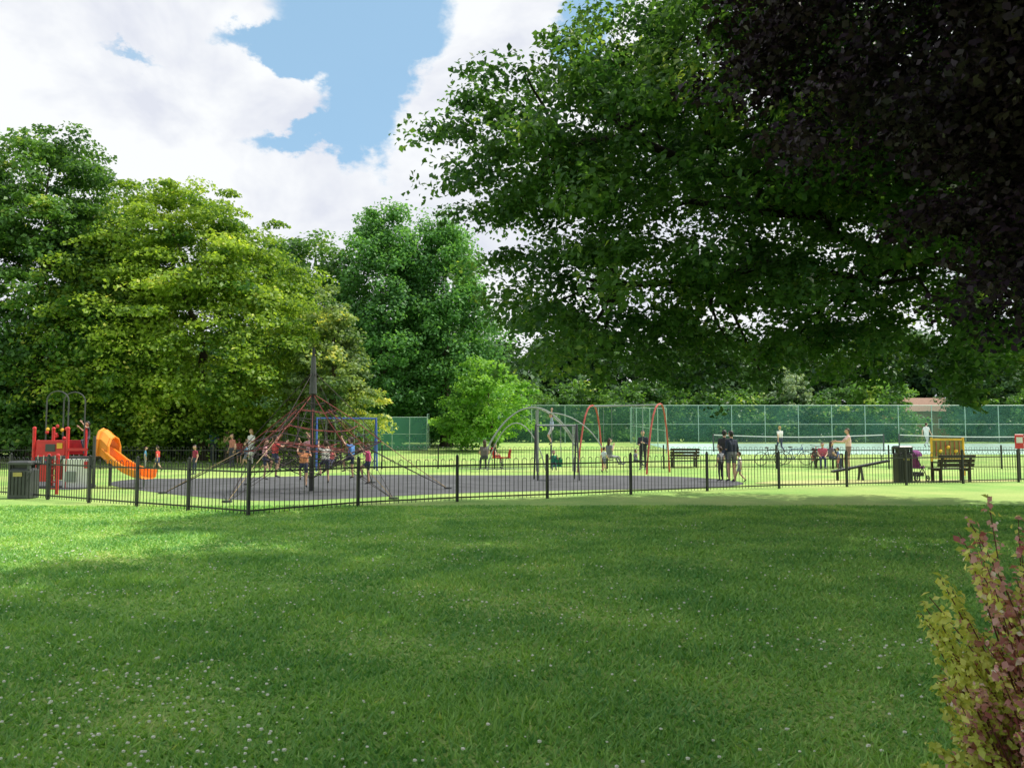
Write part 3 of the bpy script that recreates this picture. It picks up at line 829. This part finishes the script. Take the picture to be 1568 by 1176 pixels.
person(132, 744, 1.05, PI*.7, 'climb', (.05, .05, .06), (.1, .1, .14), hair='hairk', z=.93)
person(70, 735, 1.15, -.7, 'walk', (.5, .05, .06), (.1, .1, .2))
c0 = G(477, 752)
for dx, dy, z, yw, sh in ((-.9, -.5, .75, -.8, (.7, .1, .1)), (.55, -.7, .6, .5, (.7, .68, .65)), (1.15, -.2, .7, 1.2, (.1, .25, .6)), (-.3, .9, .8, 2.6, (.65, .35, .4)), (-1.4, .2, .65, -1.3, (.8, .45, .5)), (.0, -.9, .5, .2, (.75, .3, .15)), (1.5, .5, .5, 1.5, (.7, .1, .25))):
    person(0, 0, 1.15, yw, 'climb', sh, (.05, .06, .12), pos=(c0.x+dx, c0.y+dy, 0), z=z-.35, leg=.5, name='child')
person(508, 722, 1.1, PI, 'swing', (.6, .12, .15), (.1, .1, .2), z=.1)
person(742, 719, 1.7, .2, 'sit', (.12, .1, .11), (.05, .05, .07), long=True)
person(757, 716, 1.15, -PI/2, 'sit', (.7, .68, .66), (.4, .1, .1), z=.2)
person(845, 722, 1.35, PI*.5, 'hang', (.4, .45, .7), (.6, .55, .65), pos=tuple(G(845, 722)), z=1.12, hair='hairk', leg=.6)
person(848, 736, .95, PI, 'swing', (.03, .25, .15), (.05, .08, .1), z=.28, hair='hairb')
person(933, 722, 1.65, -1.1, 'swing', (.16, .18, .22), (.3, .3, .34), z=.12, skin='skin', long=True)
person(925, 724, 1.05, -1.0, 'walk', (.55, .6, .68), (.2, .2, .3), leg=.5)
person(985, 720, 1.78, PI*.85, 'hold', (.025, .03, .05), (.03, .03, .045), hair='hairk', sleeve=1.8)
person(973, 722, 1.0, -1.2, 'swing', (.2, .2, .3), (.05, .06, .1), z=.15)
person(1121, 738, 1.72, .35, 'stand', (.022, .03, .06), (.16, .17, .2), hair='hairk', sleeve=1.9, leg=.45)
person(1110, 733, 1.75, -.5, 'hold', (.03, .03, .035), (.04, .05, .1), hair='hairk', sleeve=.6)
person(1104, 737, 1.15, .6, 'stand', (.25, .26, .3), (.05, .05, .06), skin='skin', hair='hairb')
person(1133, 739, 1.0, 1.1, 'walk', (.7, .68, .7), (.3, .3, .4), leg=.45)
person(1300, 722, 1.85, 1.35, 'push', (.8, .52, .52), (.25, .15, .14), hair='hairb', leg=.5)
person(1273, 719, 1.62, -1.6, 'sit', (.14, .1, .16), (.04, .05, .12), long=True)
person(1260, 718, 1.55, PI*.9, 'sit', (.5, .1, .16), (.05, .07, .2), hair='hairb')
person(1284, 721, 1.0, 1.2, 'stand', (.1, .15, .4), (.5, .2, .2))
person(1195, 705, 1.7, .3, 'walk', (.7, .7, .72), (.05, .06, .12), hair='hairy')
person(0, 0, 1.75, -1.2, 'walk', (.8, .8, .8), (.7, .7, .7), pos=(29.6, 57.5, gz(57.5)), name='tennis_player')

# ------------------------------------------------------------ trees
L_dark = leaf_mat('dark_green_leaves', (.03, .09, .03), (.14, .29, .06), .36, (.34, .44, .1))
L_lime = leaf_mat('lime_green_leaves', (.05, .14, .025), (.38, .52, .08), .42, (.7, .7, .18), nscale=.22)
L_mid = leaf_mat('mid_green_leaves', (.06, .17, .06), (.18, .4, .12), .4)
L_bri = leaf_mat('bright_green_leaves', (.12, .28, .05), (.28, .5, .1), .45)
L_gold = leaf_mat('golden_conifer_leaves', (.06, .13, .06), (.28, .38, .12), .35, (.6, .6, .16))
L_far = leaf_mat('distant_leaves', (.03, .08, .04), (.1, .2, .08), .3)
L_silver = leaf_mat('silver_green_leaves', (.16, .25, .16), (.36, .46, .3), .3)
L_plane = leaf_mat('plane_tree_leaves', (.03, .095, .03), (.12, .25, .06), .38, (.28, .4, .1), 1.6, nscale=.6)
L_beech = leaf_mat('copper_beech_leaves', (.013, .008, .02), (.058, .03, .06), .1, (.16, .13, .18), .9, nscale=.6)

tree('plane_tree', (12.3, 16.5, 0), 4.5, .42,
     [((3.6, 16, 6.3), (4.2, 3.6, 3.7)), ((.9, 15.6, 7.3), (2.5, 2.2, 1.5)), ((4.9, 17, 9.2), (3.9, 3.8, 2.8)), ((2.2, 16, 4.6), (2.4, 2.4, 1.9)),
      ((8.4, 16, 5.2), (4.0, 4.0, 2.7)), ((9.3, 17, 10.8), (5.2, 5, 3.6)), ((13, 16.5, 7), (4, 5, 4.6)), ((11, 19.5, 9), (5, 3.6, 3.4))],
     L_plane, M['barkd'], 1.2, .58, 165, .13, nbr=170, lo=.35, zmin=2.3, wild=.5, droop=.3)
tree('copper_beech_tree', (9.6, 9.6, 0), 3.5, .4,
     [((5.5, 10, 8.1), (3.3, 2.8, 3.3)), ((8.6, 9.5, 8.3), (3.5, 3.5, 4.3)), ((7.3, 10, 5.6), (2.2, 1.8, 1.7)), ((6, 9.5, 11.6), (4.2, 3.8, 3.2)), ((10.5, 8.5, 9), (3.5, 3.5, 4)), ((7.3, 10.5, 4.2), (1.2, 1.2, 1.2))],
     L_beech, M['barkd'], 2.4, .5, 140, .105, nbr=120, lo=.4, zmin=3.0, wild=.6)
tree('plane_tree', (12, 2.5, 0), 4, .4, [((8, 3.5, 8), (4.5, 4, 3.5)), ((12, 2.5, 9.5), (4.5, 4.5, 4)), ((3.2, 5.8, 12), (4.5, 3.4, 2.2)), ((5, 3, 10.5), (4, 4, 2.5))],  # out of view; high left crown lobe added to shade the near lawn
     L_plane, M['barkd'], 1.1, .85, 120, .28, nbr=30, lo=.2)
tree('added_shade_tree', (-5, -7, 0), 4, .45, [((-5, -6, 8.5), (7, 6, 4.5)), ((2, -7, 8.5), (6, 5, 4.5)), ((-11, -4, 7), (5, 5, 4))],  # tree added behind the camera to block sky and deepen the foreground shade
     L_dark, M['bark'], .5, 1.1, 80, .4, nbr=20, lo=.4)

tree('lime_tree', (-17, 44, .2), 4, .45, [((-17, 43.5, 7.2), (6.2, 4.8, 6.2)), ((-18, 43.5, 11), (4.3, 4, 4.3)), ((-14, 42.5, 5.4), (4, 3.6, 4.4)), ((-20.5, 42.5, 6.5), (4, 3.5, 5.5))],
     L_lime, M['bark'], 1.0, .95, 135, .21, lo=.65, zmin=.8, nbr=20, droop=.5, flat=.4)
tree('beech_tree', (-26.5, 45, .2), 5, .5, [((-26.5, 44, 8.5), (5.2, 4.5, 7.5)), ((-26, 44, 14.3), (3.8, 3.8, 4)), ((-22.5, 44.5, 9.5), (3, 3.5, 5)), ((-24.5, 43, 5), (5, 3.5, 4.4))],
     L_dark, M['bark'], .95, .95, 120, .24, lo=.65, zmin=.8, nbr=20, droop=.4, flat=.4)
tree('beech_tree', (-35, 44, .2), 5, .5, [((-34.5, 44, 9), (5.5, 5, 8.5)), ((-33, 44, 15), (4, 4, 4))],
     L_dark, M['bark'], .7, 1.0, 90, .3, lo=.65, zmin=.8, nbr=10)
tree('golden_conifer_tree', (-9.2, 41, .1), 6, .2, [((-9.2, 41, 2.6), (2.7, 2.4, 2.2)), ((-9.3, 41, 4.5), (1.9, 1.8, 2)), ((-9.3, 41, 6.4), (1.2, 1.2, 1.7)), ((-9.3, 41, 8.1), (.5, .5, 1.3))],
     L_gold, M['bark'], 1.7, .5, 90, .19, lo=.55, nbr=10, droop=.3)
tree('round_maple_tree', (-15.5, 60, .7), 6, .4, [((-15.5, 60, 12.3), (3.7, 3.7, 4.4)), ((-15, 60, 7), (4.4, 4, 5))],
     L_dark, M['bark'], .8, 1.0, 90, .3, lo=.65, nbr=10)
tree('dawn_redwood_tree', (-9.3, 58, .7), 8, .4, [((-9.3, 58, 7), (4.2, 3.8, 6.2)), ((-9.4, 58, 12), (3.1, 3, 4.8)), ((-9.3, 58, 16), (1.5, 1.5, 2.4))],
     L_mid, M['bark'], 1.1, .85, 100, .25, lo=.6, nbr=15, flat=.8)
tree('dawn_redwood_tree', (-4.8, 59, .7), 8, .4, [((-4.6, 59, 6.6), (4.0, 3.6, 5.8)), ((-5.0, 59, 11.5), (3.0, 3, 4.8)), ((-5.2, 59, 15.6), (1.6, 1.5, 2.4))],
     L_mid, M['bark'], 1.1, .85, 100, .25, lo=.6, nbr=15, flat=.8)
tree('young_maple_tree', (-1.2, 52, .5), 2.5, .15, [((-1.2, 52, 3.6), (2.2, 2, 2.6)), ((-1.9, 52, 5.2), (1.0, 1.1, 1.4)), ((-3.1, 52.5, 2.5), (1.6, 1.5, 1.6))],
     L_bri, M['bark'], 1.3, .6, 90, .22, nbr=10)
tree('silver_shrub', (24, 70, 1), 1, .12, [((24, 70, 4), (1.9, 1.6, 3.4))], L_silver, M['bark'], 1.2, .6, 80, .26, nbr=6)
tree('yew_tree', (44.5, 74, 1), 3, .3, [((44.3, 74, 5), (2.9, 3, 5)), ((44, 74, 9), (1.6, 2, 2.6))], L_far, M['bark'], 1.1, .8, 90, .3, nbr=6)
tree('golden_elm_tree', (50, 76, 1), 3, .3, [((50.0, 76, 6), (3.2, 3, 5.6))], L_lime, M['bark'], 1.1, .8, 90, .3, nbr=6)
ell = []
for x in range(-62, 90, 6):
    y = random.uniform(90, 100); h = random.uniform(5.5, 7.5); ell.append(((x+random.uniform(-1.5, 1.5), y, 1+h*.85), (random.uniform(4, 5.2), 4, h)))
crown('distant_trees', ell, .5, 1.5, 80, .6, L_far, None, lo=.6)
ell = []
for x in np.arange(-46, -12, 2.6): ell.append(((x, random.uniform(46, 50), 2.2), (2.2, 1.8, random.uniform(2, 3))))
for x in np.arange(-12, 50, 3.0):
    if 35 < x < 42: continue
    ell.append(((x, random.uniform(68, 73), 2.6), (2.4, 1.8, random.uniform(2.2, 3.6))))
crown('hedge_shrubs', ell, 1.0, .8, 70, .32, L_dark, None, lo=.6)

# ------------------------------------------------------------ berberis shrub, bottom right
e = empty('berberis_shrub'); b = B(); ps, ns, ss, kind = [], [], [], []
bst = mat('shrub_stem', (.16, .06, .05), .8)
def stem(base, tip, py, dens, t0=.3, bow=.12):
    mid = base.lerp(tip, .55)+Vector((random.gauss(0, .04), random.gauss(0, .04), bow))
    bez = lambda t: base*(1-t)**2+mid*2*t*(1-t)+tip*t*t
    b.tube([bez(t) for t in np.linspace(0, 1, 10)], [.006-.0005*k for k in range(10)], bst, 4)
    for k in range(dens):
        t = t0+(1-t0)*random.random()**.8; p = bez(t)
        d = Vector((random.gauss(0, 1), random.gauss(0, 1), random.gauss(0, .6))).normalized()
        ps.append(tuple(p+d*random.uniform(.006, .036)*(1.25-t*.5))); ns.append(tuple(d*.6+Vector((random.gauss(0, .5), random.gauss(0, .5)-.25, .6))))
        ss.append(random.uniform(.015, .038)); kind.append(random.random() < (py if t < .85 else min(1, py+.25)))
C0 = Vector((1.98, 2.85, 0))
def g3(s): return Vector((random.gauss(0, s), random.gauss(0, s), 0))
for i in range(290):     # dense pink body
    a = random.uniform(0, 2*PI); rad = .47*math.sqrt(random.random()); h = random.uniform(.35, 1.2)*(1-.3*(rad/.47)**2)
    stem(C0+g3(.12), C0+Vector((rad*math.cos(a), rad*math.sin(a), h)), .2, 110)
for i in range(24):      # tall upright shoots
    x = random.uniform(1.6, 2.1); stem(C0+g3(.1), Vector((x, 2.85+random.uniform(-.15, .15), random.uniform(1.08, 1.42))), .12, 85, .4, .05)
for x, z, k in ((1.44, 1.04, .95), (1.47, .98, .9), (1.5, 1.1, .8), (1.53, .9, .9), (1.49, .84, .95), (1.55, .74, .8), (1.5, .62, .9), (1.47, .52, .9), (1.56, 1.2, .4), (1.58, .98, .7), (1.6, 1.3, .2), (1.45, .44, .9), (1.54, .5, .8), (1.57, .82, .8), (1.42, .98, .95), (1.46, .92, .95), (1.48, .74, .9)):
    stem(C0+g3(.1), Vector((x, 2.82+random.uniform(-.05, .08), z)), k, 110, .45, .14)
    stem(C0+g3(.1), Vector((x+.06, 2.85+random.uniform(-.1, .15), z-.05)), k, 85, .45, .1)
ps = np.array(ps); ns = unit(np.array(ns)); ss = np.array(ss); kind = np.array(kind)
lp = leaf_mat('pink_berberis_leaves', (.5, .16, .19), (.95, .6, .62), .3, (1.0, .9, .88), 1.0, nscale=7)
ly = leaf_mat('yellow_green_berberis_leaves', (.5, .6, .1), (.98, .96, .35), .35, None, 1.0, nscale=7)
for kk, mm in ((False, lp), (True, ly)):
    q = kind == kk; fast_mesh('leaves', leaf_verts(ps[q], ns[q], ss[q], .65, .1), 4, mm, np.clip(R.normal(.5, .25, q.sum()), 0, 1), e)
b.obj('stems', True, e)
